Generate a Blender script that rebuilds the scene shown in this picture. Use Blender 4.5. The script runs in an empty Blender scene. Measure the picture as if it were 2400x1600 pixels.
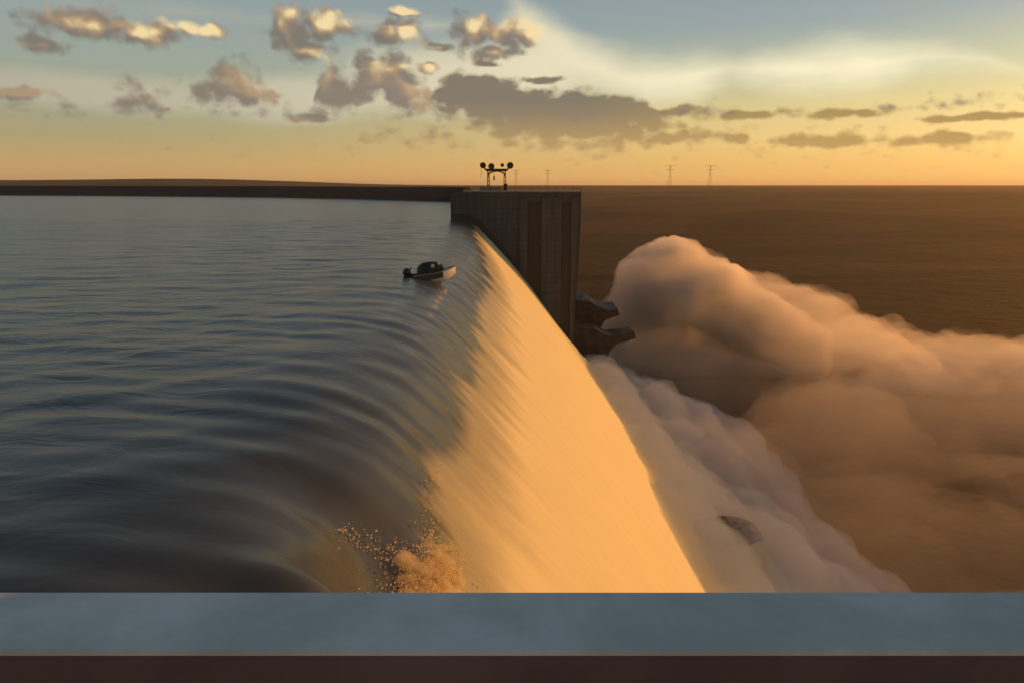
import bpy, bmesh, math, random
import numpy as np
from mathutils import Vector, Matrix, noise as mnoise
random.seed(7); rng = np.random.default_rng(7)
R = math.radians
scene = bpy.context.scene
col = scene.collection

# ------------------------------------------------------------------ camera
F_PX, PITCH, CAM_Z = 1681.0, R(12.05), 10.0        # focal length on a 2352 px wide frame
cam = bpy.data.cameras.new("camera"); cam_o = bpy.data.objects.new("camera", cam); col.objects.link(cam_o)
cam.sensor_width = 36.0; cam.lens = 36.0 * F_PX / 2352.0
cam.clip_start = 0.05; cam.clip_end = 40000
cam_o.location = (0, 0, CAM_Z); cam_o.rotation_euler = (R(90) - PITCH, 0, 0)
scene.camera = cam_o

def ray(u, v):
    """direction of a pixel of the 2352 x 1568 photograph"""
    x, y = (u - 1176) / F_PX, (784 - v) / F_PX
    return Vector((x, math.cos(PITCH) + math.sin(PITCH) * y, -math.sin(PITCH) + math.cos(PITCH) * y))
def azel(u, v):
    d = ray(u, v).normalized()
    return math.degrees(math.atan2(d.x, d.y)), math.degrees(math.asin(d.z))

# ------------------------------------------------------------------ light
SUN_AZ, SUN_EL = 54.0, 9.0                          # degrees, azimuth from +Y towards +X
sd = Vector((math.sin(R(SUN_AZ)) * math.cos(R(SUN_EL)), math.cos(R(SUN_AZ)) * math.cos(R(SUN_EL)), math.sin(R(SUN_EL))))
sun = bpy.data.lights.new("sun", 'SUN'); sun_o = bpy.data.objects.new("sun", sun); col.objects.link(sun_o)
sun.energy = 3.6; sun.angle = R(0.5); sun.color = (1.0, 0.37, 0.055)
sun_o.rotation_euler = sd.to_track_quat('Z', 'Y').to_euler()
scene.view_settings.view_transform = 'Standard'; scene.view_settings.look = 'None'
scene.view_settings.exposure = 0.0; scene.view_settings.gamma = 1.0

def lin(r, g, b):
    f = lambda c: (c / 255) / 12.92 if c / 255 <= 0.04045 else (((c / 255) + 0.055) / 1.055) ** 2.4
    return (f(r), f(g), f(b), 1.0)

class NT:
    """small helper for building node trees"""
    def __init__(s, tree): s.t = tree; s.n = tree.nodes; s.l = tree.links
    def add(s, typ, **kw):
        n = s.n.new(typ)
        for k, v in kw.items(): setattr(n, k, v)
        return n
    def put(s, sock, v):
        if v is None: return
        if isinstance(v, bpy.types.NodeSocket): s.l.new(v, sock)
        else: sock.default_value = v
    def math(s, op, a, b=None, c=None, clamp=False):
        n = s.add('ShaderNodeMath', operation=op, use_clamp=clamp)
        for i, v in enumerate((a, b, c)): s.put(n.inputs[i], v)
        return n.outputs[0]
    def vec(s, op, a, b=None, out=0):
        n = s.add('ShaderNodeVectorMath', operation=op); s.put(n.inputs[0], a)
        if b is not None: s.put(n.inputs[1], b)
        return n.outputs[out]
    def mix(s, f, a, b, mode='MIX'):
        n = s.add('ShaderNodeMix', data_type='RGBA', blend_type=mode)
        s.put(n.inputs[0], f); s.put(n.inputs[6], a); s.put(n.inputs[7], b); return n.outputs[2]
    def step(s, v, lo, hi, a=0.0, b=1.0, kind='SMOOTHSTEP'):
        n = s.add('ShaderNodeMapRange', interpolation_type=kind)
        for i, x in enumerate((v, lo, hi, a, b)): s.put(n.inputs[i], x)
        return n.outputs[0]
    def noise(s, vec, scale=1.0, detail=3.0, rough=0.5, dist=0.0, out=0, lac=2.0):
        n = s.add('ShaderNodeTexNoise'); s.put(n.inputs['Vector'], vec); s.put(n.inputs['Scale'], scale)
        n.inputs['Detail'].default_value = detail; n.inputs['Roughness'].default_value = rough
        n.inputs['Distortion'].default_value = dist; n.inputs['Lacunarity'].default_value = lac
        return n.outputs[out]
    def ramp(s, fac, stops):
        n = s.add('ShaderNodeValToRGB'); e = n.color_ramp.elements
        while len(e) < len(stops): e.new(0.5)
        for el, (p, c) in zip(e, stops): el.position = p; el.color = c
        s.put(n.inputs[0], fac); return n.outputs[0]

# ------------------------------------------------------------------ sky (world)
world = bpy.data.worlds.new("World"); scene.world = world; world.use_nodes = True
W = NT(world.node_tree); W.n.clear()
SKY_STRENGTH = 0.1
outw = W.add('ShaderNodeOutputWorld'); bg = W.add('ShaderNodeBackground'); bg.inputs[1].default_value = SKY_STRENGTH
W.l.new(bg.outputs[0], outw.inputs[0])
skyt = W.add('ShaderNodeTexSky', sky_type='NISHITA'); skyt.sun_disc = False
skyt.sun_elevation = R(SUN_EL); skyt.sun_rotation = R(SUN_AZ); skyt.air_density = 1.0; skyt.dust_density = 2.5; skyt.ozone_density = 1.0
d = W.add('ShaderNodeTexCoord').outputs['Generated']
sp = W.add('ShaderNodeSeparateXYZ'); W.l.new(d, sp.inputs[0])
DEG = 180 / math.pi
az = W.math('MULTIPLY', W.math('ARCTAN2', sp.outputs[0], sp.outputs[1]), DEG)
el = W.math('MULTIPLY', W.math('ARCSINE', sp.outputs[2]), DEG)
cm = W.add('ShaderNodeCombineXYZ'); W.l.new(az, cm.inputs[0]); W.l.new(el, cm.inputs[1]); P = cm.outputs[0]

def cl(c, k=1.0):                                   # a display colour as sky radiance
    return tuple(x * k / SKY_STRENGTH for x in lin(*c)[:3]) + (1,)

AZ0, AZ1 = -48.0, 48.0
def band(G, pos, top, bot, soft_t, soft_b):
    """a bank of cloud between an upper and a lower outline, given as pixel points of the photograph"""
    sp_ = G.add('ShaderNodeSeparateXYZ'); G.l.new(pos, sp_.inputs[0])
    fac = G.math('DIVIDE', G.math('SUBTRACT', sp_.outputs[0], AZ0), AZ1 - AZ0)
    def outline(pts):
        n = G.add('ShaderNodeFloatCurve'); cv = n.mapping.curves[0]; ae = [azel(*p) for p in pts]
        ae = [(AZ0, ae[0][1])] + ae + [(AZ1, ae[-1][1])]
        while len(cv.points) < len(ae): cv.points.new(0.5, 0.5)
        for pt, (a, e) in zip(cv.points, ae): pt.location = ((a - AZ0) / (AZ1 - AZ0), e / 20.0); pt.handle_type = 'VECTOR'
        n.mapping.update(); G.put(n.inputs['Value'], fac); return G.math('MULTIPLY', n.outputs[0], 20.0)
    t_ = G.math('DIVIDE', G.math('SUBTRACT', outline(top), sp_.outputs[1]), soft_t)
    b_ = G.math('DIVIDE', G.math('SUBTRACT', sp_.outputs[1], outline(bot)), soft_b)
    return G.math('MINIMUM', G.math('MINIMUM', t_, b_), 1.0)
def cover_group(name, blobs, bands, amp, scl, stretch, soft, warp, puff):
    """cloud cover over azimuth/elevation (degrees), its rims bent and eaten away by fractal noise"""
    g = bpy.data.node_groups.new(name, 'ShaderNodeTree')
    g.interface.new_socket('Vector', in_out='INPUT', socket_type='NodeSocketVector')
    g.interface.new_socket('Cover', in_out='OUTPUT', socket_type='NodeSocketFloat')
    G = NT(g); gi = G.add('NodeGroupInput'); go = G.add('NodeGroupOutput')
    flat = G.vec('MULTIPLY', gi.outputs[0], (1 / stretch, 1, 0))
    nn = G.add('ShaderNodeTexNoise', noise_dimensions='2D'); G.l.new(flat, nn.inputs['Vector']); nn.inputs['Scale'].default_value = scl
    nn.inputs['Detail'].default_value = 5; nn.inputs['Roughness'].default_value = 0.6
    wv = G.add('ShaderNodeTexNoise', noise_dimensions='2D'); G.l.new(G.vec('ADD', flat, (31, 7, 0)), wv.inputs['Vector'])
    wv.inputs['Scale'].default_value = scl * 0.7; wv.inputs['Detail'].default_value = 3
    pos = G.vec('ADD', gi.outputs[0], G.vec('MULTIPLY', G.vec('SUBTRACT', wv.outputs[1], (0.5, 0.5, 0.5)), (warp * stretch * 1.2, warp, 0)))
    acc = None
    for b_ in bands:
        v = band(G, pos, *b_); acc = v if acc is None else G.math('SMOOTH_MAX', acc, v, soft)
    for (x, y, rx, ry) in blobs:
        a0, e0 = azel(x, y); a1, _ = azel(x + rx, y); _, e1 = azel(x, y - ry)
        q = G.vec('MULTIPLY', G.vec('SUBTRACT', pos, (a0, e0, 0)), (1 / (a1 - a0), 1 / (e1 - e0), 0))
        v = G.math('SUBTRACT', 1.0, G.vec('LENGTH', q, out=1))
        acc = v if acc is None else G.math('SMOOTH_MAX', acc, v, soft)
    acc = G.math('MAXIMUM', acc, -1.8)
    c = G.math('MULTIPLY_ADD', G.math('SUBTRACT', nn.outputs[0], 0.5), amp, acc)
    if puff:
        vo = G.add('ShaderNodeTexVoronoi', voronoi_dimensions='2D'); G.l.new(G.vec('MULTIPLY', pos, (1 / stretch, 1, 0)), vo.inputs['Vector'])
        vo.inputs['Scale'].default_value = scl * 1.15; vo.inputs['Detail'].default_value = 1.5; vo.inputs['Roughness'].default_value = 0.55
        c = G.math('MULTIPLY_ADD', G.math('SUBTRACT', 0.62, vo.outputs['Distance']), puff, c)
    G.l.new(c, go.inputs[0])
    def use(vec):
        n = W.add('ShaderNodeGroup'); n.node_tree = g; W.put(n.inputs[0], vec); return n.outputs[0]
    return use

CUM_BLOBS = [
    (672, 72, 68, 74), (748, 60, 84, 44), (706, 116, 66, 32), (640, 55, 34, 60),
    (890, 84, 46, 42), (938, 74, 46, 38), (1090, 78, 62, 66), (1150, 84, 56, 50), (1212, 84, 48, 38), (1130, 118, 80, 22), (955, 246, 44, 30), (1010, 108, 40, 13), (930, 26, 50, 14), (618, 216, 30, 16), (704, 272, 60, 14), (985, 155, 28, 16),
    (205, 58, 150, 50), (330, 78, 110, 40), (95, 105, 90, 26), (470, 70, 60, 22), (40, 215, 110, 18)]
CUM_BANKS = [([(640, 262), (712, 262), (722, 200), (738, 150), (770, 138), (800, 158), (822, 118), (850, 104), (885, 112), (935, 128), (962, 160), (985, 188), (1000, 262)],
      [(640, 262), (712, 262), (730, 258), (775, 268), (812, 264), (838, 246), (880, 232), (900, 258), (940, 262), (962, 252), (1000, 262)], 2.2, 1.6),
     ([(150, 262), (205, 255), (260, 205), (318, 170), (380, 190), (430, 215), (455, 160), (500, 130), (560, 128), (600, 160), (640, 250), (700, 262)],
      [(150, 262), (205, 255), (280, 262), (360, 268), (420, 240), (470, 238), (560, 262), (600, 258), (640, 250), (700, 262)], 2.6, 1.8)]
cumulus = cover_group('cumulus cover', CUM_BLOBS, CUM_BANKS, 0.95, 0.62, 1.2, 0.15, 0.6, 0.62)
cumulus_bulk = cover_group('cumulus bulk', CUM_BLOBS, CUM_BANKS, 0.5, 0.5, 1.2, 0.15, 0.6, 0.5)
stratus = cover_group('stratus cover', [
    (1550, 258, 130, 17), (1580, 316, 160, 22), (1686, 321, 58, 20), (1730, 264, 120, 14), (1930, 262, 170, 16), (1900, 322, 190, 20), (2180, 318, 190, 20), (2230, 268, 160, 13), (1250, 182, 60, 12), (1120, 150, 40, 10)],
    [([(960, 262), (975, 240), (992, 205), (1018, 172), (1050, 158), (1085, 155), (1130, 164), (1165, 176), (1215, 190), (1238, 200), (1300, 200), (1360, 203), (1420, 210), (1480, 226), (1540, 250), (1600, 300)],
      [(960, 262), (990, 258), (1010, 276), (1060, 300), (1130, 334), (1200, 356), (1290, 366), (1400, 364), (1480, 350), (1540, 310), (1600, 300)], 1.1, 2.6),
     ([(780, 330), (860, 284), (960, 276), (1080, 290), (1180, 330)], [(780, 330), (900, 345), (1050, 352), (1180, 345)], 6.0, 6.0)],
    0.85, 0.75, 1.6, 0.22, 0.6, 0.6)
cirrus = cover_group('cirrus cover', [(1190, 170, 220, 90), (960, 190, 240, 90), (640, 225, 220, 60), (260, 215, 320, 52)],
    [([(1120, 60), (1190, -25), (1240, 20), (1330, 78), (1450, 118), (1540, 132), (1620, 118), (1720, 128), (1800, 108), (1950, 96), (2150, 100), (2270, 118), (2352, 170)],
      [(1120, 60), (1190, 120), (1300, 220), (1480, 250), (1600, 225), (1690, 178), (1740, 190), (1850, 215), (2000, 210), (2120, 172), (2260, 160), (2352, 170)], 3.4, 3.4)],
    0.55, 0.3, 3.0, 0.35, 0.9, 0)

# clear sky: the Nishita sky plus the dust-laden evening glow near the ground, warmer towards the sun
glow_side = W.step(az, -34, 34)
elf = W.math('DIVIDE', el, 16.0, clamp=True)
low = W.ramp(elf, [(0.0, cl((214, 168, 114))), (0.10, cl((206, 170, 114))), (0.20, cl((180, 166, 122))), (0.31, cl((166, 166, 136))), (0.5, cl((160, 170, 156))), (0.68, cl((156, 167, 164))), (1.0, cl((138, 157, 166)))])
lowr = W.ramp(elf, [(0.0, cl((248, 190, 112))), (0.10, cl((249, 197, 112))), (0.20, cl((248, 208, 130))), (0.35, cl((226, 206, 140))), (0.5, cl((186, 192, 160))), (0.68, cl((146, 163, 166))), (1.0, cl((128, 147, 158)))])
dusk = W.mix(glow_side, low, lowr)
base = W.mix(W.step(el, 12, 40, 0.88, 0.0), skyt.outputs[0], dusk)
veil = W.mix(glow_side, cl((186, 180, 158)), cl((255, 243, 205), 1.12))
base = W.mix(W.math('MULTIPLY', W.step(cirrus(P), -0.25, 0.6), 0.94), base, veil)
# the dark bank low down
ms = stratus(P)
bank_c = W.mix(W.step(el, 2.2, 6.5), W.mix(glow_side, cl((170, 148, 110)), cl((196, 158, 96))), W.mix(W.step(az, 4, 19), cl((128, 119, 104)), cl((160, 140, 92))))
bank_c = W.mix(W.math('MULTIPLY', W.step(ms, 0.05, 0.55, 1.0, 0.0), 0.35), bank_c, cl((214, 186, 130)))
base = W.mix(W.math('MULTIPLY', W.step(ms, -0.12, 0.52), 0.97), base, bank_c)
# cumulus, lit from the right where the low sun reaches them
m0 = cumulus(P); b0 = cumulus_bulk(P); b1 = cumulus_bulk(W.vec('ADD', P, (1.5, 0.7, 0)))
light = W.math('MULTIPLY', W.step(W.math('SUBTRACT', b0, b1), 0.0, 1.3), W.step(el, 6.0, 9.5, 0.35, 1.0))
puff_c = W.mix(W.step(el, 6, 11), cl((134, 124, 112)), cl((126, 119, 110)))
puff_c = W.mix(W.math('MULTIPLY', light, 1.25, clamp=True), puff_c, W.mix(W.step(light, 0.25, 0.85), cl((206, 168, 122)), cl((248, 222, 166))))
base = W.mix(W.math('MULTIPLY', W.step(m0, -0.16, 0.56), 0.95), base, puff_c)
W.l.new(base, bg.inputs[0])
world.cycles.sampling_method = 'MANUAL'; world.cycles.sample_map_resolution = 512

C = scene.cycles
C.use_denoising = True; C.max_bounces = 8; C.volume_bounces = 3; C.diffuse_bounces = 3; C.glossy_bounces = 3; C.transparent_max_bounces = 8
C.sample_clamp_indirect = 4.0

# ------------------------------------------------------------------ object helpers
def tag(o, label=None, cat=None, group=None, kind=None):
    for k, v in (('label', label), ('category', cat), ('group', group), ('kind', kind)):
        if v: o[k] = v
    return o
def empty(name, loc, rz=0.0):
    o = bpy.data.objects.new(name, None); col.objects.link(o); o.location = loc; o.rotation_euler = (0, 0, rz)
    o.empty_display_size = 0.3; return o
def link_mesh(name, me, mat, parent=None, smooth=False):
    o = bpy.data.objects.new(name, me); col.objects.link(o)
    if mat: me.materials.append(mat)
    if smooth: me.polygons.foreach_set('use_smooth', [True] * len(me.polygons))
    if parent: o.parent = parent
    return o
class MB:
    """collects shapes into one bmesh"""
    def __init__(s): s.bm = bmesh.new()
    def box(s, x0, x1, y0, y1, z0, z1, M=None):
        vs = [s.bm.verts.new((x, y, z)) for z in (z0, z1) for y in (y0, y1) for x in (x0, x1)]
        for f in ((0, 2, 3, 1), (4, 5, 7, 6), (0, 1, 5, 4), (2, 6, 7, 3), (0, 4, 6, 2), (1, 3, 7, 5)): s.bm.faces.new([vs[i] for i in f])
        if M: bmesh.ops.transform(s.bm, matrix=M, verts=vs)
        return s
    def prism(s, pts, y0, y1):
        """outline in (x, z) pulled from y0 to y1"""
        a = [s.bm.verts.new((x, y0, z)) for x, z in pts]; b = [s.bm.verts.new((x, y1, z)) for x, z in pts]
        s.bm.faces.new(a); s.bm.faces.new(b[::-1])
        for i in range(len(pts)): s.bm.faces.new((a[i - 1], b[i - 1], b[i], a[i]))
        return s
    def tube(s, p0, p1, r0, r1=None, n=8):
        p0, p1 = Vector(p0), Vector(p1); r1 = r0 if r1 is None else r1
        q = (p1 - p0).to_track_quat('Z', 'Y')
        rings = [[s.bm.verts.new(p + q @ Vector((r * math.cos(2 * math.pi * i / n), r * math.sin(2 * math.pi * i / n), 0))) for i in range(n)] for p, r in ((p0, r0), (p1, r1))]
        for i in range(n): s.bm.faces.new((rings[0][i - 1], rings[0][i], rings[1][i], rings[1][i - 1]))
        s.bm.faces.new(rings[0][::-1]); s.bm.faces.new(rings[1]); return s
    def ball(s, c, r, sub=2, M=None):
        m = Matrix.Translation(c) @ (M or Matrix()) @ Matrix.Diagonal((*r, 1) if hasattr(r, '__len__') else (r, r, r, 1))
        bmesh.ops.create_icosphere(s.bm, subdivisions=sub, radius=1, matrix=m); return s
    def bevel(s, w, seg=2):
        bmesh.ops.bevel(s.bm, geom=[e for e in s.bm.edges if len(e.link_faces) == 2 and e.calc_face_angle() > 0.5], offset=w, segments=seg, affect='EDGES', profile=0.5); return s
    def build(s, name, mat, parent=None, smooth=False):
        bmesh.ops.recalc_face_normals(s.bm, faces=s.bm.faces)
        me = bpy.data.meshes.new(name); s.bm.to_mesh(me); s.bm.free()
        return link_mesh(name, me, mat, parent, smooth)

def material(name):
    m = bpy.data.materials.new(name); m.use_nodes = True
    t = NT(m.node_tree); t.n.clear(); out = t.add('ShaderNodeOutputMaterial'); return m, t, out
def solid(name, c, rough=0.6, metal=0.0, var=0.25, scale=2.0, bump=0.0, stretch=(1, 1, 1), coords='Object', c2=None):
    m, t, out = material(name); b = t.add('ShaderNodeBsdfPrincipled'); t.l.new(b.outputs[0], out.inputs[0])
    v = t.vec('MULTIPLY', t.add('ShaderNodeTexCoord').outputs[coords], stretch)
    n = t.noise(v, scale, 6, 0.6)
    dark = c2 or tuple(x * (1 - var) for x in c[:3]) + (1,)
    t.put(b.inputs['Base Color'], t.mix(t.step(n, 0.3, 0.7), dark, tuple(c[:3]) + (1,)))
    b.inputs['Roughness'].default_value = rough; b.inputs['Metallic'].default_value = metal
    if bump:
        bp = t.add('ShaderNodeBump'); bp.inputs['Distance'].default_value = bump; bp.inputs['Strength'].default_value = 0.7
        t.put(bp.inputs['Height'], t.noise(v, scale * 3, 6, 0.65)); t.l.new(bp.outputs[0], b.inputs['Normal'])
    return m
def spray(name, density, albedo, g, clumps=None):
    m, t, out = material(name); v = t.add('ShaderNodeVolumePrincipled')
    v.inputs['Color'].default_value = (*albedo, 1); v.inputs['Density'].default_value = density; v.inputs['Anisotropy'].default_value = g
    if clumps:                                       # gusts: thicker and thinner spray
        n = t.noise(t.vec('MULTIPLY', t.add('ShaderNodeTexCoord').outputs['Object'], (1, 1, 1.5)), clumps, 4, 0.6, 0.6)
        t.put(v.inputs['Density'], t.step(n, 0.34, 0.66, density * 0.12, density * 1.7))
        m.cycles.volume_step_rate = 0.6 if hasattr(m.cycles, 'volume_step_rate') else 1.0
    t.l.new(v.outputs[0], out.inputs['Volume']); return m

# ------------------------------------------------------------------ water: reservoir and the sheet going over the spillway
PROF = np.array([(-2500, 0), (-60, 0), (-30, 0), (-22, -.02), (-18, -.08), (-14, -.5), (-11, -1.6), (-8.5, -3.7), (-5.9, -6.5), (3, -16.6), (13.7, -31), (18, -36.6), (22, -41.3), (26, -45), (32, -49.5), (40, -52)], float)
PIER_Y = 218.0
def pchip(x, y, q):
    h = np.diff(x); dl = np.diff(y) / h; m = np.zeros_like(y)
    for i in range(1, len(y) - 1):
        if dl[i - 1] * dl[i] > 0:
            w1, w2 = 2 * h[i] + h[i - 1], h[i] + 2 * h[i - 1]; m[i] = (w1 + w2) / (w1 / dl[i - 1] + w2 / dl[i])
    m[-1] = dl[-1]
    i = np.clip(np.searchsorted(x, q) - 1, 0, len(x) - 2); t = (q - x[i]) / h[i]
    return (2 * t**3 - 3 * t**2 + 1) * y[i] + (t**3 - 2 * t**2 + t) * h[i] * m[i] + (-2 * t**3 + 3 * t**2) * y[i + 1] + (t**3 - t**2) * h[i] * m[i + 1]
def prof(x): return pchip(PROF[:, 0], PROF[:, 1], np.asarray(x, float))
xs = np.concatenate([-np.geomspace(2400, 60, 40)[:-1], np.linspace(-60, -30, 40)[:-1], np.linspace(-30, -18, 40)[:-1], np.linspace(-18, 0, 110)[:-1], np.linspace(0, 40, 90)])
ys = np.concatenate([np.arange(1.62, 12, .4), np.linspace(12, 60, 260)[:-1], np.linspace(60, PIER_Y, 240)[:-1], np.geomspace(PIER_Y, 1500, 60)])
zx = prof(xs); ds = np.hypot(np.diff(xs), np.diff(zx)); s_ = np.concatenate([[0], np.cumsum(ds)]); s_ -= np.interp(-18, xs, s_)
X, Y = np.meshgrid(xs, ys); S = np.broadcast_to(s_, X.shape)
def waves(S, Y):
    h = np.zeros_like(S)
    for k in range(26):
        lam = 2.2 * 1.17**k if k < 14 else rng.uniform(3, 14); a = rng.normal(math.pi / 2, 0.6)
        h += 0.0040 * min(lam, 6)**0.7 * np.sin(2 * math.pi / lam * (S * math.cos(a) * 1.15 + Y * math.sin(a)) + rng.uniform(0, 6.28) + 1.3 * np.sin(Y / 17 + k) + 2.2 * np.sin(S / 9 + 2 * k + 1.2 * np.sin(Y / 13 + k)))
    return h
def bump2(cx, cy, rx, ry): return np.exp(-((X - cx) / rx)**2 - ((Y - cy) / ry)**2)
H = waves(S, Y) * np.clip(1.4 - np.maximum(S - 4, 0) / 12, 0.25, 1)
H *= np.clip((Y - 1.6) / 25, 0.35, 1) * np.clip(1.2 - Y / 900, 0, 1)
Hn = H + 0.8 * bump2(-10.0, 19.5, 2.3, 1.6) - 0.7 * bump2(-8.2, 23.5, 2.0, 2.3) - 0.5 * bump2(-10.5, 26, 3.0, 2.0)
rb_ = np.hypot(X + 9.0, (Y - 84.5))
Hn += 0.09 * np.sin(rb_ * 1.9) * np.exp(-((rb_ - 4) / 4.0)**2)                # rings round the boat
# long ridges of water bending with the flow near the camera
Hn += (0.014 * np.sin(Y * 1.55 + 0.6 * np.sin(S * 0.25)) + 0.012 * np.sin(Y * 2.9 + 1 + 0.8 * np.sin(S * .18))) * np.clip(1 - abs(Y - 32) / 26, 0, 1) * np.clip((S + 22) / 20, 0, 1) * np.clip(1.6 - S / 22, 0.2, 1)
slope = np.gradient(zx, xs); nx, nz = -slope / np.hypot(slope, 1), 1 / np.hypot(slope, 1)
def smooth(a, b, x): q = np.clip((x - a) / (b - a), 0, 1); return q * q * (3 - 2 * q)
VX, VZ = X + nx * Hn + 4.0 * smooth(212, 120, Y) * smooth(-60, -25, X), zx + nz * Hn     # the crest line bows a little downstream
def surf_z(x, y):                                    # height of the built water surface
    i = int(np.argmin(abs(ys - y))); return float(np.interp(x, VX[i], VZ[i]))
def grid_mesh(name, j0, j1, i1, mat):
    sub = (slice(0, i1), slice(j0, j1)); nx_, ny_ = j1 - j0, i1
    V = np.stack([VX[sub], Y[sub], VZ[sub]], -1).reshape(-1, 3)
    idx = np.arange(nx_ * ny_).reshape(ny_, nx_)
    Fc = np.stack([idx[:-1, :-1], idx[:-1, 1:], idx[1:, 1:], idx[1:, :-1]], -1).reshape(-1, 4)
    me = bpy.data.meshes.new(name); me.from_pydata(V.tolist(), [], Fc.tolist())
    uv = me.uv_layers.new(name='flow'); UV = np.stack([S[sub], Y[sub]], -1).reshape(-1, 2)
    uv.data.foreach_set('uv', UV[Fc.reshape(-1)].astype(np.float32).reshape(-1))
    return link_mesh(name, me, mat, None, True)

m_water, t, out = material('river water')
uvn = t.add('ShaderNodeUVMap', uv_map='flow'); UVs = uvn.outputs[0]; q = t.add('ShaderNodeSeparateXYZ'); t.l.new(UVs, q.inputs[0])
st = t.noise(t.vec('MULTIPLY', UVs, (0.13, 0.36, 0)), 1.0, 4, 0.5, 0.4)
st2 = t.noise(t.vec('MULTIPLY', UVs, (0.035, 1.5, 0)), 1.0, 4, 0.55)
rip = t.noise(t.vec('MULTIPLY', UVs, (0.27, 0.42, 0)), 1.0, 4, 0.55, 0.8)
big = t.noise(t.vec('MULTIPLY', UVs, (0.06, 0.16, 0)), 1.0, 3, 0.5)
onset = t.math('ADD', q.outputs[0], t.math('MULTIPLY', t.math('SUBTRACT', st, 0.5), 5.0))
onset = t.math('ADD', onset, t.math('MULTIPLY', t.math('SUBTRACT', big, 0.5), 9.0))
onset = t.math('ADD', onset, t.step(q.outputs[1], 90, 205, 0.0, 4.0))
foam = t.math('ADD', t.step(onset, 10.6, 13.2, 0.0, 0.42), t.step(onset, 13.0, 20.0, 0.0, 0.58))
thin = t.math('MULTIPLY', t.step(onset, 0, 11, 0.0, 0.03), 1.0)
aer = t.math('MAXIMUM', foam, thin)
deep = t.add('ShaderNodeBsdfPrincipled'); deep.inputs['Base Color'].default_value = (0.042, 0.056, 0.067, 1); deep.inputs['Roughness'].default_value = 0.26; deep.inputs['IOR'].default_value = 1.33
bp = t.add('ShaderNodeBump'); bp.inputs['Distance'].default_value = 0.5; t.put(bp.inputs['Strength'], t.math('MULTIPLY', t.step(q.outputs[0], -14, 6, 0.5, 0.13), t.step(q.outputs[1], 18, 60, 0.6, 1.0)))
t.put(bp.inputs['Height'], t.math('ADD', rip, t.math('MULTIPLY', st2, 0.10))); t.l.new(bp.outputs[0], deep.inputs['Normal'])
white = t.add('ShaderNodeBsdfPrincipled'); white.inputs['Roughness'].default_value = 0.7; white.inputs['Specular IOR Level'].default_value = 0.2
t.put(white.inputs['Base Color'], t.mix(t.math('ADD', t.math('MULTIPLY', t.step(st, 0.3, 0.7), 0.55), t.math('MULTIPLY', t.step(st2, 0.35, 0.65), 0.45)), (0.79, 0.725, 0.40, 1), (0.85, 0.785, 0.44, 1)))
bp2 = t.add('ShaderNodeBump'); bp2.inputs['Distance'].default_value = 0.5; bp2.inputs['Strength'].default_value = 0.04
t.put(bp2.inputs['Height'], t.math('ADD', t.math('MULTIPLY', st, 0.8), t.math('MULTIPLY', st2, 0.3))); t.l.new(bp2.outputs[0], white.inputs['Normal'])
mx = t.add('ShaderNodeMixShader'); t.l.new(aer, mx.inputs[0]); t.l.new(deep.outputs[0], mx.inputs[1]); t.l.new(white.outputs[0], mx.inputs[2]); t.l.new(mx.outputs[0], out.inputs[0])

j_cut = int(np.argmin(abs(xs + 18))); i_pier = int(np.argmin(abs(ys - PIER_Y))) + 1
tag(grid_mesh('water', 0, j_cut + 1, len(ys), m_water), 'grey rippled reservoir water spread behind the dam', None, None, 'structure')
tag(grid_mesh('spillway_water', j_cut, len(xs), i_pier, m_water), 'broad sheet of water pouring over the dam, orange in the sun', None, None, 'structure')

# ------------------------------------------------------------------ ground, far shore
SHORE = [(-18, 236), (-39, 454), (-120, 540), (-211, 622), (-420, 715), (-700, 775), (-1300, 830), (-2600, 900)]
def seg_dist(x, y):
    best = np.full(x.shape, 1e9); side = np.zeros(x.shape)
    for (ax, ay), (bx, by) in zip(SHORE[:-1], SHORE[1:]):
        dx, dy = bx - ax, by - ay; tt = np.clip(((x - ax) * dx + (y - ay) * dy) / (dx * dx + dy * dy), 0, 1)
        dd = np.hypot(x - ax - tt * dx, y - ay - tt * dy); sg = np.sign(dx * (y - ay) - dy * (x - ax))
        k = dd < best; best = np.where(k, dd, best); side = np.where(k, sg, side)
    return best * -side                               # > 0 on the land side
gx = np.concatenate([-np.geomspace(12000, 320, 46), np.linspace(-310, 330, 90), np.geomspace(340, 12000, 46)])
gy = np.concatenate([np.linspace(-400, 0, 12)[:-1], np.linspace(0, 700, 90)[:-1], np.geomspace(700, 16000, 90)])
GX, GY = np.meshgrid(gx, gy)
rr = np.hypot(GX - 90, GY - 150)
hz = -62 + 50 * smooth(330, 2300, rr) + 15 * smooth(1800, 4200, rr)
hz += (3.2 * np.sin(GX / 410 + 1.3 * np.sin(GY / 520)) + 2.2 * np.sin(GX / 173 + GY / 310) + 1.5 * np.sin(GX / 77 - GY / 121)) * smooth(350, 1500, rr) * (1 - 0.72 * smooth(2200, 4200, rr))
leftness = smooth(-0.02, -0.42, GX / np.maximum(GY, 50.0))
hz += 3.0 * np.maximum(0, np.sin(GX / 260 + GY / 190)) * smooth(500, 1500, rr) * (1 - smooth(2200, 4200, rr))
hz += leftness * smooth(1500, 3600, GY) * (32 + 4 * np.sin(GX / 300))
bank = seg_dist(GX, GY)
land = smooth(-12, 10, bank) if False else np.where(bank > 0, 1.0, 0.0)
wet = (bank < 14) & (GX < -19)
hz = np.where(wet, -6.0, hz); hz = np.where((GX <= -12) & (GY < 240), -6.0 - 56 * smooth(-30, -8, GX), hz)
Vg = np.stack([GX, GY, hz], -1).reshape(-1, 3); idg = np.arange(GX.size).reshape(GX.shape)
Fg = np.stack([idg[:-1, :-1], idg[:-1, 1:], idg[1:, 1:], idg[1:, :-1]], -1).reshape(-1, 4)
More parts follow.
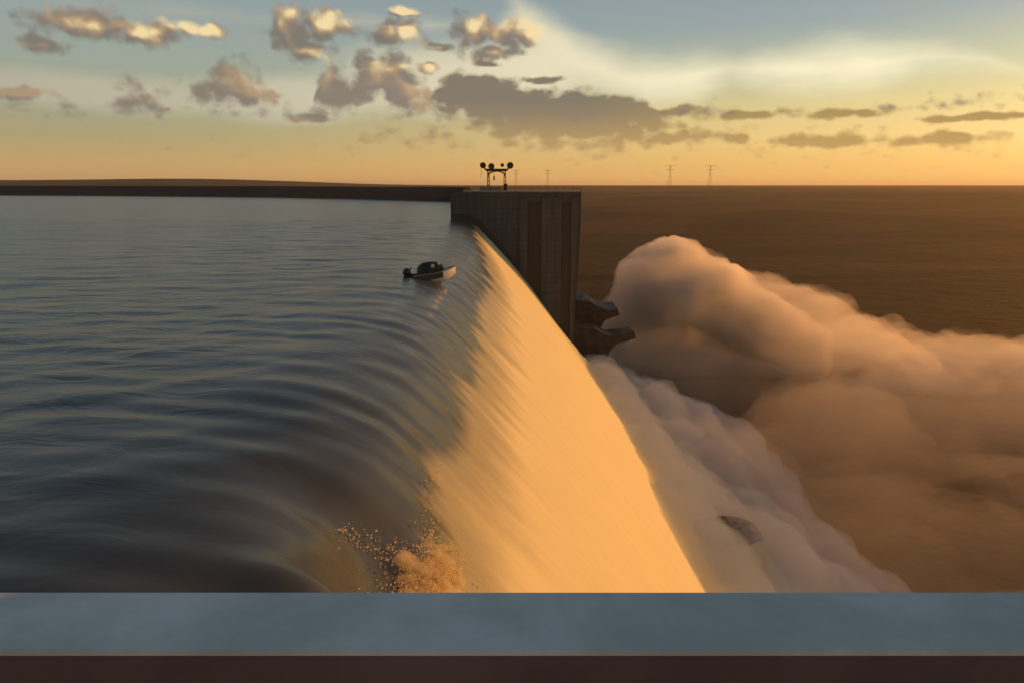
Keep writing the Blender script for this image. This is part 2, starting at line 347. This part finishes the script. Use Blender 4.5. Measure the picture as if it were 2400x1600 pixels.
m_ground, t, out = material('dry veld'); b = t.add('ShaderNodeBsdfPrincipled'); t.l.new(b.outputs[0], out.inputs[0]); b.inputs['Roughness'].default_value = 0.95; b.inputs['Specular IOR Level'].default_value = 0.1
pc = t.add('ShaderNodeTexCoord').outputs['Object']
n1 = t.noise(t.vec('MULTIPLY', pc, (0.0018, 0.0042, 0)), 1.0, 6, 0.62, 0.8); n2 = t.noise(pc, 0.06, 5, 0.7)
cg = t.mix(t.step(n1, 0.42, 0.58), (0.014, 0.018, 0.005, 1), (0.066, 0.043, 0.013, 1))
cg = t.mix(t.step(n2, 0.52, 0.66), cg, (0.020, 0.020, 0.008, 1)); t.put(b.inputs['Base Color'], cg)
bp = t.add('ShaderNodeBump'); bp.inputs['Distance'].default_value = 2.5; bp.inputs['Strength'].default_value = 0.6; t.put(bp.inputs['Height'], n2); t.l.new(bp.outputs[0], b.inputs['Normal'])
me = bpy.data.meshes.new('ground'); me.from_pydata(Vg.tolist(), [], Fg.tolist())
tag(link_mesh('ground', me, m_ground, None, True), None, None, None, 'structure')

# earth embankment carrying the dam on to the left shore
m_bank = solid('embankment rock', (0.016, 0.012, 0.008), 0.95, 0, 0.5, 0.25, 0.6)
def embankment():
    pts = []
    for (ax, ay), (bx, by) in zip(SHORE[1:-1], SHORE[2:]):
        n = max(2, int(math.hypot(bx - ax, by - ay) / 14))
        pts += [Vector((ax + (bx - ax) * k / n, ay + (by - ay) * k / n, 0)) for k in range(n)]
    pts.append(Vector((*SHORE[-1], 0))); bm = bmesh.new(); rows = []
    for i, p in enumerate(pts):
        tdir = (pts[min(i + 1, len(pts) - 1)] - pts[max(i - 1, 0)]).normalized(); nrm = Vector((tdir.y, -tdir.x, 0))
        if nrm.y < 0: nrm = -nrm
        far = i / len(pts); top = 8.6 + 0.35 * mnoise.noise(Vector((i * 0.21, 0, 3))) + 2.4 * far
        ring = []
        for off, z in ((-6, -4), (0, 0.2), (3.5, 2.2), (8, 5.2), (12, top), (17, top + .1), (40, -8), (60, -30)):
            jit = 0.5 * mnoise.noise(Vector((i * 0.37, off * 0.3, 1)))
            ring.append(bm.verts.new(p + nrm * (off + jit) + Vector((0, 0, z + (jit if 0 < z < 8 else 0)))))
        rows.append(ring)
    for a, c in zip(rows[:-1], rows[1:]):
        for j in range(len(a) - 1): bm.faces.new((a[j], a[j + 1], c[j + 1], c[j]))
    bm.faces.new(rows[0]); bm.faces.new(rows[-1][::-1])
    bmesh.ops.recalc_face_normals(bm, faces=bm.faces); me = bpy.data.meshes.new('embankment'); bm.to_mesh(me); bm.free()
    return link_mesh('embankment', me, m_bank, None, True)
tag(embankment(), 'long dark rock embankment closing off the far side of the reservoir', 'embankment')

# ------------------------------------------------------------------ spillway side wall
m_conc, t, out = material('weathered concrete'); b = t.add('ShaderNodeBsdfPrincipled'); t.l.new(b.outputs[0], out.inputs[0]); b.inputs['Roughness'].default_value = 0.85
oc = t.add('ShaderNodeTexCoord').outputs['Object']; osep = t.add('ShaderNodeSeparateXYZ'); t.l.new(oc, osep.inputs[0])
runs = t.noise(t.vec('MULTIPLY', oc, (0.9, 0.9, 0.035)), 1.0, 5, 0.65); blot = t.noise(oc, 0.16, 5, 0.6)
lift = t.math('FRACT', t.math('DIVIDE', osep.outputs[2], 3.1)); joint = t.math('MULTIPLY', t.math('LESS_THAN', lift, 0.05), 0.55)
cc = t.mix(t.step(runs, 0.35, 0.68), (0.038, 0.042, 0.045, 1), (0.064, 0.070, 0.074, 1)); cc = t.mix(t.math('MULTIPLY', t.step(blot, 0.45, 0.7), 0.5), cc, (0.085, 0.078, 0.066, 1))
t.put(b.inputs['Base Color'], t.mix(joint, cc, (0.012, 0.011, 0.010, 1)))
bp = t.add('ShaderNodeBump'); bp.inputs['Distance'].default_value = 0.08; bp.inputs['Strength'].default_value = 0.6; t.put(bp.inputs['Height'], t.math('SUBTRACT', blot, joint)); t.l.new(bp.outputs[0], b.inputs['Normal'])
m_conc_d = solid('near-black concrete', (0.026, 0.022, 0.018), 0.6, 0, 0.5, 0.3, 0.05, (1, 1, 0.2))  # darkest tone, for grooves, waterline band, railing, outlet and dam face
m_deck = solid('pale deck concrete', (0.30, 0.26, 0.22), 0.85, 0, 0.3, 0.4, 0.03)
wall = empty('spillway_wall', (0, PIER_Y, -62))
tag(wall, 'tall grey concrete side wall with vertical grooves at the far end of the spillway', 'wall')
def W_(x, z): return (x, z + 62)
MB().prism([W_(-18, -8), W_(-18, 7.0), W_(-17.2, 7.6), W_(-14, 7.9), W_(20.2, 7.9), W_(20.2, -2), W_(17.5, -62), W_(-18, -62)], 0, 14).build('wall_body', m_conc, wall)
for x0, x1 in ((2.2, 4.6), (8.6, 14.6), (17.4, 19.9)):
    MB().prism([W_(x0, -62), W_(x0, 6.6), W_(x1, 6.6), W_(min(x1, 17.3), -62)], -1.1, -0.003).build('buttress', m_conc, wall)
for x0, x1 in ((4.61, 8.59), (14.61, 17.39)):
    MB().prism([W_(x0, -62), W_(x0, 5.2), W_(x1, 5.2), W_(min(x1, 17.2), -62)], -0.02, -0.003).build('groove', m_conc_d, wall)  # thin dark sheets between the buttresses
MB().box(-14.2, 20.6, -0.4, 14.4, 69.905, 70.35).build('coping', m_deck, wall)
bandx = np.linspace(-18, 3, 26); bandz = prof(bandx)
MB().prism([W_(x, z + 0.2) for x, z in zip(bandx, bandz)] + [W_(x, z + 1.7 + 0.8 * math.sin((x + 18) / 21 * math.pi)) for x, z in zip(bandx[::-1], bandz[::-1])], -0.05, -0.004).build('waterline_band', m_conc_d, wall)  # dark band just above the water line on the wall
MB().box(-9.5, -3.0, 2, 9, 70.36, 71.5).bevel(.1).build('machine_house', m_deck, wall)
rl = MB()
for x in np.arange(-13.5, 20.4, 2.4): rl.tube((x, 0, 70.35), (x, 0, 71.4), 0.05, n=6)
for z in (70.9, 71.4): rl.tube((-13.5, 0, z), (20.2, 0, z), 0.05, n=6)
rl.build('railing', m_conc_d, wall)

# steel gantry with winch drums on the wall
m_steel = solid('dark rusty steel', (0.035, 0.022, 0.014), 0.6, 0.3, 0.4, 1.5)
gan = empty('gantry_crane', (-4.6, PIER_Y + 6.2, 9.5)); gan.location.z = 8.35
tag(gan, 'dark two-legged steel gantry carrying round winch drums on top of the grooved wall', 'gantry crane')
def leg(x):
    m = MB()
    for dx in (-.28, .28):
        for dy in (-.9, .9): m.tube((x + dx, dy, 0), (x + dx * .8, dy * .7, 5.6), 0.11, n=6)
    for k in range(5):
        z0, z1 = k * 1.1, (k + 1) * 1.1
        for dy in (-.85, .85): m.tube((x - .27, dy, z0), (x + .27, dy, z1), 0.06, n=5)
    m.box(x - .6, x + .6, -1.3, 1.3, -.02, .35); return m
leg(-2.45).build('leg', m_steel, gan); leg(2.45).build('leg', m_steel, gan)
arc = [(2.5 * math.cos(a), 4.3 + 1.35 * math.sin(a)) for a in np.linspace(0, math.pi, 13)]
for dy in (-.65, .65):
    am = MB()
    for (xa, za), (xb, zb) in zip(arc[:-1], arc[1:]): am.tube((xa, dy, za), (xb, dy, zb), 0.2, n=6)
    am.build('arch_brace', m_steel, gan)
MB().box(-3.1, 3.1, -.8, .8, 5.62, 6.35).build('crossbeam', m_steel, gan)
for sx in (-1, 1):
    MB().tube((sx * 3.0, 0, 5.9), (sx * 4.1, 0, 7.0), 0.22, n=8).build('bracket', m_steel, gan)
for x, z, r in ((-4.05, 7.35, .82), (-1.55, 7.05, .85), (4.05, 7.3, .9), (1.7, 7.4, .5)):
    dm = MB().tube((x, -.7, z), (x, .7, z), r, n=18)
    for dy in (-.78, .7): dm.tube((x, dy, z), (x, dy + .08, z), r * 1.08, n=18)
    dm.build('winch_drum', m_steel, gan)
hk = MB().tube((-.75, 0, 4.2), (-.75, 0, 5.7), 0.05, n=6).ball((-.75, 0, 3.6), (.26, .26, .75), 2)
hk.build('hook_block', m_steel, gan)
MB().tube((-4.7, 0, 3.9), (-4.5, 0, 6.9), 0.06, n=6).build('hanging_cable', m_steel, gan)
MB().box(2.2, 3.2, -2.3, -1.4, 0.3, 2.0).bevel(.08).build('control_cabinet', m_steel, gan)

# outlet ledges at the foot of the wall, where the jet springs
m_rock = solid('dark wet rock', (0.055, 0.042, 0.030), 0.7, 0, 0.5, 0.5, 0.3)
led = empty('outlet_structure', (20, 236, -62)); tag(led, 'dark stepped concrete outlet beside the foot of the spillway wall', 'outlet')
MB().prism([(0, 20), (0, 35.5), (5, 35.2), (9, 33.0), (13, 32.0), (15, 32.2), (15.4, 30.4), (10, 28.4), (6, 20)], 0, 18).build('flip_bucket', m_conc_d, led)
MB().prism([(-1.5, 12), (-1.5, 29.0), (6, 27.8), (11, 25.6), (15, 26.0), (19, 26.6), (19.4, 24.6), (13, 22.5), (6, 12)], -9, -.01).build('lower_ledge', m_rock, led)
for ch in led.children:                              # worn edges
    a = ch.modifiers.new('voxels', 'REMESH'); a.mode = 'VOXEL'; a.voxel_size = 0.45
    sm = ch.modifiers.new('worn', 'SMOOTH'); sm.iterations = 4
    tx = bpy.data.textures.new('worn', 'CLOUDS'); tx.noise_scale = 2.6; tx.noise_depth = 4
    dm = ch.modifiers.new('rough', 'DISPLACE'); dm.texture = tx; dm.strength = 1.1; dm.mid_level = .5; dm.texture_coords = 'GLOBAL'
bk = empty('gate_bay_wall', (-18, 232.5, -62)); tag(bk, 'dark concrete dam face behind the grooved wall, mostly hidden by it', 'wall')
MB().prism([(0, 60), (1, 69), (9, 69), (14, 62), (30, 30), (38, 0), (0, 0)], 0, 222).build('dam_face', m_conc_d, bk)

# ------------------------------------------------------------------ spray
def spray_body(name, balls, voxel, mat, disp, label, cat=None, seed=0):
    m = MB()
    for c, r in balls: m.ball(c, r, 2)
    o = m.build(name, mat)
    a = o.modifiers.new('union', 'REMESH'); a.mode = 'VOXEL'; a.voxel_size = voxel; a.use_smooth_shade = True
    s2 = o.modifiers.new('smooth', 'SMOOTH'); s2.factor = 0.5; s2.iterations = 12
    for k, (sz, st_) in enumerate(disp):
        tx = bpy.data.textures.new(f'{name}_{k}', 'CLOUDS'); tx.noise_scale = sz; tx.noise_depth = 3
        dm = o.modifiers.new(f'billow{k}', 'DISPLACE'); dm.texture = tx; dm.strength = st_; dm.mid_level = 0.5; dm.texture_coords = 'LOCAL'
    return tag(o, label, None, None, 'stuff')
m_plume = spray('plume spray', 0.15, (0.97, 0.94, 0.88), 0.58, 0.055)
m_veil = spray('falling veil', 0.027, (0.96, 0.92, 0.85), 0.4, 0.04)
TOPX, TOPZ = (44, 52, 60, 63, 69, 76, 85, 95, 108, 122, 150, 200), (-24, -14.5, -10.5, -10.5, -16.5, -19, -21.5, -26, -31, -36, -44, -56)
pl, vl = [], []
for k in range(13):                                  # the jet springing up behind the wall
    a = k / 12; x = 37 + a * 25; z = -36 + 24 * math.sin(a * math.pi / 2); r = 3.0 + 9 * a
    pl.append(((x + 2 * a, 283 + 4 * a, z - r * .55), (r, r * 1.4, r * .8)))
for k in range(64):                                  # the dome of spray falling away to the right
    x = 46 + 70 * (k / 63); top = float(np.interp(x, TOPX, TOPZ)) - 9 * max(0, (x - 88) / 28) + random.uniform(-2.2, .8); r = random.uniform(4.0, 8.5)
    pl.append(((x, 286 + random.uniform(-10, 10), top - r * .8), (r * 1.15, r * 1.6, r * .9)))
    h = (top - r * .7 + 68) / 2
    pl.append(((x, 286 + random.uniform(-6, 6), top - r * .7 - h), (random.uniform(8, 13), 17, h)))
for k in range(84):
    x = 66 + 188 * random.random(); top = float(np.interp(x, TOPX, TOPZ)) + random.uniform(-9, 3); r = random.uniform(9, 20)
    vl.append(((x, 282 + random.uniform(-22, 22), top - r * .6), (r * 1.3, r * 1.3, r * random.uniform(.55, .8))))
spray_body('spray_plume', pl, 1.5, m_plume, ((12, 5.5), (5, 3.2), (2.0, 1.4)), 'tall plume of spray thrown up beyond the spillway wall, its rim lit by the sun')
spray_body('spray_veil', vl, 2.6, m_veil, ((16, 9), (6, 5)), 'thin veil of spray drifting away to the right of the tall plume')
m_mist = spray('mist bank spray', 0.12, (0.60, 0.66, 0.74), -0.2)
ml = []
for k in range(60):
    y = 6 + 214 * k / 59
    w = 2.2 * math.sin(y / 13) + 1.4 * math.sin(y / 5.1 + 1)
    ml.append(((26.3 + random.uniform(-.6, .6), y, -47.9 + 3.4 * max(0, min(1, (212 - y) / 90))), (7.5, 7, 8.6 + 0.35 * w)))          # skirt against the falling sheet
    ml.append(((37 + w + random.uniform(-2, 2), y, -54 + random.uniform(-1.5, 2)), (random.uniform(6, 11), 7, 10.2 + 0.5 * w)))   # outer ridge
    ml.append(((47 + w, y, -58), (9, 8, 9 + .4 * w)))
    ml.append(((58 + w, y, -61), (10, 8, 7)))
spray_body('mist_bank', ml, 1.3, m_mist, ((9, 4.5), (4, 2.2), (1.6, .8)), 'long bank of grey mist boiling up at the foot of the falling water')
m_thin = spray('drifting spray', 0.0095, (0.95, 0.89, 0.80), 0.2)
tl = []
for k in range(70): tl.append(((random.uniform(50, 240), random.uniform(20, 270), random.uniform(-62, -52)), (random.uniform(14, 42), random.uniform(14, 42), random.uniform(5, 14))))
for k in range(14): tl.append(((random.uniform(30, 60), random.uniform(226, 262), random.uniform(-60, -50)), (random.uniform(8, 16), 14, random.uniform(8, 18))))
spray_body('drifting_mist', tl, 3.0, m_thin, ((24, 14), (8, 7)), 'thin brown drifting mist over the river bed')

# rocks that show through the mist
def rock(c, r, seed, label):
    m = MB(); m.ball((0, 0, 0), 1, 4)
    for v in m.bm.verts:
        p = v.co.normalized(); f = 1 + 0.35 * mnoise.fractal(p * 1.6 + Vector((seed, 0, 0)), 0.9, 2.0, 4) ; v.co = Vector((p.x * r[0], p.y * r[1], p.z * r[2])) * f
    o = m.build('rock', m_rock, None, False); o.location = c
    return tag(o, label, 'rock', 'rocks at the river edge')
rock((35.0, 112, -46.2), (5.6, 3.4, 2.1), 1, 'largest dark rock jutting out of the grey mist')
rock((31.0, 110, -45.9), (3.0, 2.0, 1.6), 5, 'low dark rock in the mist beside the largest one')

# ------------------------------------------------------------------ splash by the near edge of the fall
m_foam, t, out = material('backlit foam drops')
df = t.add('ShaderNodeBsdfDiffuse'); df.inputs[0].default_value = (0.92, 0.84, 0.64, 1); tl_ = t.add('ShaderNodeBsdfTranslucent'); tl_.inputs[0].default_value = (0.97, 0.89, 0.66, 1)
mx = t.add('ShaderNodeMixShader'); mx.inputs[0].default_value = 0.8; t.l.new(df.outputs[0], mx.inputs[1]); t.l.new(tl_.outputs[0], mx.inputs[2]); t.l.new(mx.outputs[0], out.inputs[0])
def on_water(u, v):
    d0 = ray(u, v); t0 = 12.0
    while t0 < 400:
        p = Vector((0, 0, CAM_Z)) + d0 * t0
        if p.z < surf_z(p.x, p.y): return p
        t0 += 0.15
    return p
def splash():
    m = MB()
    for k in range(3000):
        if k < 170: u, v = random.gauss(990, 8) + 14 * math.sin(k), random.uniform(1080, 1270); r = random.uniform(.02, .07); up = .25
        elif k < 300: a = random.random(); u, v = 770 + a * 150 + random.gauss(0, 14), 1222 + a * 60 + random.gauss(0, 14); r = random.uniform(.02, .065); up = .25
        elif k < 1800: u, v = random.gauss(965, 42), 1400 - abs(random.gauss(0, 62)); r = random.uniform(.02, .065); up = .4
        else: u, v = random.gauss(1008, 26), random.gauss(1325, 34); r = random.uniform(.02, .075); up = .55
        p = on_water(u, v)
        r *= .8; M = Matrix.Rotation(random.uniform(0, 3), 4, 'Y') @ Matrix.Rotation(random.uniform(0, 3), 4, 'X')
        m.ball(p + Vector((0.3, 0, 0.8)) * abs(random.gauss(0, up * .7)), (r * random.uniform(.7, 1.5), r * random.uniform(.5, 1), r * random.uniform(.5, 1)), 1, M)
    return m.build('splash', m_foam, None, True)
tag(splash(), 'burst of white foam and drops where the water breaks at the near edge', None, None, 'stuff')

m_burst = spray('foam burst', 2.2, (0.98, 0.90, 0.70), 0.4)
fb = []
for k in range(90):
    u, v = (max(900, min(1010, random.gauss(962, 30))), 1395 - abs(random.gauss(0, 58))) if k < 56 else (random.gauss(1006, 22), random.gauss(1328, 34))
    p = on_water(u, v); r = random.uniform(.16, .46); fb.append((p + Vector((.1, 0, .12)), (r, r * .9, r * .8)))
spray_body('foam_burst', fb, 0.075, m_burst, ((.5, .4), (.16, .24)), 'churning foam under the drops at the near edge of the fall')

# ------------------------------------------------------------------ motorboat near the brink
m_hull = solid('white boat paint', (0.74, 0.71, 0.68), 0.3, 0, 0.1, 2)
m_black = solid('black boat parts', (0.012, 0.012, 0.013), 0.4, 0, 0.3, 3)
m_canvas = solid('dark boat canvas', (0.022, 0.019, 0.017), 0.7, 0, 0.4, 4, 0.02)
m_trim = solid('dark red boat trim', (0.05, 0.018, 0.012), 0.4, 0, 0.3, 3)
m_vinyl = solid('pale vinyl', (0.55, 0.52, 0.48), 0.5, 0, 0.15, 5)
m_glass = solid('smoked windscreen', (0.03, 0.03, 0.035), 0.08, 0, 0.2, 2)
BX, BY = -9.2, 84.5
boat = empty('motorboat', (BX, BY, surf_z(BX - 1.6, BY) - 0.34)); boat.rotation_euler = (R(-5), R(-2), R(27)); boat.scale = (0.98, 1.0, 1.15)
tag(boat, 'small white motorboat with dark canopy and outboard motor drifting close to the brink', 'boat')
def hull_rows(z_off=0.0, rim=False):
    rows = []
    for k in range(15):
        a = k / 14; x = -2.7 + 5.7 * a; w = 1.15 * (1 - max(0, (a - 0.45) / 0.55)**2.3) + 0.02; sh = 0.72 + 0.5 * a**2.2; keel = -0.30 + 0.75 * max(0, (a - .6) / .4)**2
        rows.append((x, w, sh, keel))
    return rows
def hull():
    bm = bmesh.new(); rg = []
    for x, w, sh, keel in hull_rows():
        sec = [(-w * .90, sh), (-w, sh), (-w * .93, (sh + keel) / 2), (-w * .72, keel + .22), (0, keel), (w * .72, keel + .22), (w * .93, (sh + keel) / 2), (w, sh), (w * .90, sh), (w * .78, .22 if x < 1.2 else sh - .06), (0, .18 if x < 1.2 else sh + .02), (-w * .78, .22 if x < 1.2 else sh - .06)]
        rg.append([bm.verts.new((x, y, z)) for y, z in sec])
    for a, c in zip(rg[:-1], rg[1:]):
        for j in range(12): bm.faces.new((a[j - 1], a[j], c[j], c[j - 1]))
    bm.faces.new(rg[0][::-1]); bm.faces.new(rg[-1]); bmesh.ops.recalc_face_normals(bm, faces=bm.faces)
    me = bpy.data.meshes.new('hull'); bm.to_mesh(me); bm.free(); return link_mesh('hull', me, m_hull, boat, False)
hu = hull()
for sgn in (-1, 1):
    m = MB(); rw = hull_rows()
    for (xa, wa, sa, _), (xb, wb, sb, _) in zip(rw[:-1], rw[1:]): m.tube((xa, sgn * (wa + .02), sa), (xb, sgn * (wb + .02), sb), 0.06, n=6)
    m.build('rub_rail', m_trim, boat)
    m = MB()
    for (xa, wa, sa, ka), (xb, wb, sb, kb) in zip(rw[:9], rw[1:10]):
        vs = [m.bm.verts.new(p) for p in ((xa, sgn * (wa + .012), sa - .1), (xb, sgn * (wb + .012), sb - .1), (xb, sgn * (wb * .97 + .02), sb - .66), (xa, sgn * (wa * .97 + .02), sa - .66))]; m.bm.faces.new(vs)
    m.build('side_stripe', m_black, boat)
cn = MB()                                            # dark canvas top, arched over the cockpit
arch = [(0.98 * math.cos(a), 0.85 + 1.0 * math.sin(a)) for a in np.linspace(0, math.pi, 13)]
L = [(-1.55, .72), (-1.1, .96), (-.2, 1.05), (.6, 1.0), (1.15, .78)]
rg = [[cn.bm.verts.new((x, y * (.75 + .25 * k_), .85 + (z - .85) * k_)) for y, z in arch] for x, k_ in L]
for a, c in zip(rg[:-1], rg[1:]):
    for j in range(12): cn.bm.faces.new((a[j], a[j + 1], c[j + 1], c[j]))
cn.bm.faces.new(rg[0]); cn.build('canopy', m_canvas, boat, True)
MB().box(1.14, 1.2, -.72, .72, .95, 1.5, Matrix.Translation((1.17, 0, 1)) @ Matrix.Rotation(R(-28), 4, 'Y') @ Matrix.Translation((-1.17, 0, -1))).bevel(.02).build('windscreen', m_glass, boat)
for y in (-.45, .45): MB().box(-.3, .25, y - .25, y + .25, .2, .62).box(-.42, -.3, y - .25, y + .25, .5, 1.15).bevel(.05).build('seat', m_vinyl, boat)
pt = MB().ball((-.25, -1.0, 1.45), (.24, .06, .2), 2); pt.build('side_window', m_vinyl, boat)
pt = MB().ball((.62, -.78, 1.62), (.2, .1, .16), 2); pt.build('side_window', m_vinyl, boat)
om = MB().ball((-3.1, 0, 1.0), (.5, .36, .45), 2).box(-3.3, -2.85, -.16, .16, -.5, .8).box(-3.0, -2.6, -.26, .26, .2, .7).tube((-2.95, 0, 1.0), (-2.45, .1, 1.45), .07)
om.build('outboard_motor', m_black, boat, True)
MB().box(-2.62, -1.7, -.95, .95, .25, .86).bevel(.1).build('stern_cover', m_black, boat)
rb = MB()
rail = [(1.5, .78, 1.25), (2.3, .48, 1.42), (2.85, .12, 1.52), (2.85, -.12, 1.52), (2.3, -.48, 1.42), (1.5, -.78, 1.25)]
for a, c in zip(rail[:-1], rail[1:]): rb.tube(a, c, .03, n=6)
for p in rail: rb.tube((p[0], p[1], p[2] - .45), p, .025, n=6)
rb.build('bow_rail', m_vinyl, boat)

# ------------------------------------------------------------------ power pylons far off
m_pyl = solid('grey pylon steel', (0.12, 0.10, 0.08), 0.7, 0.2, 0.2, 0.5)
def pylon_parts(root, h):
    m = MB(); lv = [(0, 4.2), (h * .4, 2.4), (h * .72, 1.2), (h, .7)]
    for sx in (-1, 1):
        for sy in (-1, 1):
            for (za, wa), (zb, wb) in zip(lv[:-1], lv[1:]): m.tube((sx * wa, sy * wa, za), (sx * wb, sy * wb, zb), .11, n=5)
    for (za, wa), (zb, wb) in zip(lv[:-1], lv[1:]):
        n = 3
        for k in range(n):
            z0, z1 = za + (zb - za) * k / n, za + (zb - za) * (k + 1) / n; w0, w1 = wa + (wb - wa) * k / n, wa + (wb - wa) * (k + 1) / n
            for sy in (-1, 1): m.tube((-w0, sy * w0, z0), (w1, sy * w1, z1), .07, n=4); m.tube((w0, sy * w0, z0), (-w1, sy * w1, z1), .07, n=4)
    m.build('lattice_tower', m_pyl, root)
    for z, w in ((h * .78, 8), (h * .95, 11)):
        a = MB()
        for sx in (-1, 1):
            for sy in (-.6, .6): a.tube((0, sy, z - .8), (sx * w, 0, z + .6), .13, n=5); a.tube((0, sy, z + 1.2), (sx * w, 0, z + .6), .12, n=5)
        a.build('cross_arm', m_pyl, root)
        for sx in (-1, 1):
            MB().tube((sx * w * .95, 0, z + .5), (sx * w * .95, 0, z - 1.9), .2, n=6).build('insulator', m_pyl, root)
pyl0 = empty('power_pylon', (0, 0, 0)); pylon_parts(pyl0, 47)
def copy_tree(o, parent=None):
    c = o.copy(); col.objects.link(c)
    if parent: c.parent = parent
    for ch in list(o.children): copy_tree(ch, c)
    return c
for i, (u, D, zb, lab) in enumerate(((1530, 1580, 4, 'faint steel pylon on the horizon, left one of the pair above the plume'), (1620, 1580, 4, 'faint steel pylon on the horizon, right one of the pair above the plume'),
                             (1185, 1950, 2, 'very faint pylon just right of the gantry crane'), (1256, 1950, 2, 'very faint pylon above the right end of the grooved wall'))):
    o = pyl0 if i == 0 else copy_tree(pyl0)
    o.location = ((u - 1176) / F_PX * D, D, zb); o.rotation_euler = (0, 0, R(8)); tag(o, lab, 'pylon', 'power pylons along the horizon')

# ------------------------------------------------------------------ parapet in front of the viewer
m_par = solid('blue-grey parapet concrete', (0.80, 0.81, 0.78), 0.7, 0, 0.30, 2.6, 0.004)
m_par_d = solid('shade-darkened parapet face', (0.22, 0.125, 0.118), 0.85, 0, 0.3, 2.5, 0.006)  # shade of the inner side put into a darker, browner base colour
par = empty('parapet', (0, 0, 8.0)); tag(par, 'blue-grey concrete parapet with a shade-darkened inner face along the near edge', 'parapet')
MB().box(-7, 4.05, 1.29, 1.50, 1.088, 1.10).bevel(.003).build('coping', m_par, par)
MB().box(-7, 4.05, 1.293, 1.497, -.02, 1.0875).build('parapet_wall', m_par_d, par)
ab = empty('abutment', (0, 0, -62)); tag(ab, 'concrete abutment carrying the walkway under the parapet', 'abutment')
MB().box(-40, 30, -8, 1.6, 0, 69.98).build('abutment_body', m_conc, ab)
MB().box(4.1, 11, 1.61, 5.3, 0, 76).bevel(.05).build('shade_tower', m_conc, ab)  # unseen tower, added to keep the low sun off the parapet

# ------------------------------------------------------------------ haze
m_haze = spray('evening haze', 0.00006, (0.95, 0.84, 0.66), 0.35)
hzb = MB().box(-13000, 13000, -600, 17000, -75, 62).build('haze', m_haze); tag(hzb, None, None, None, 'stuff')
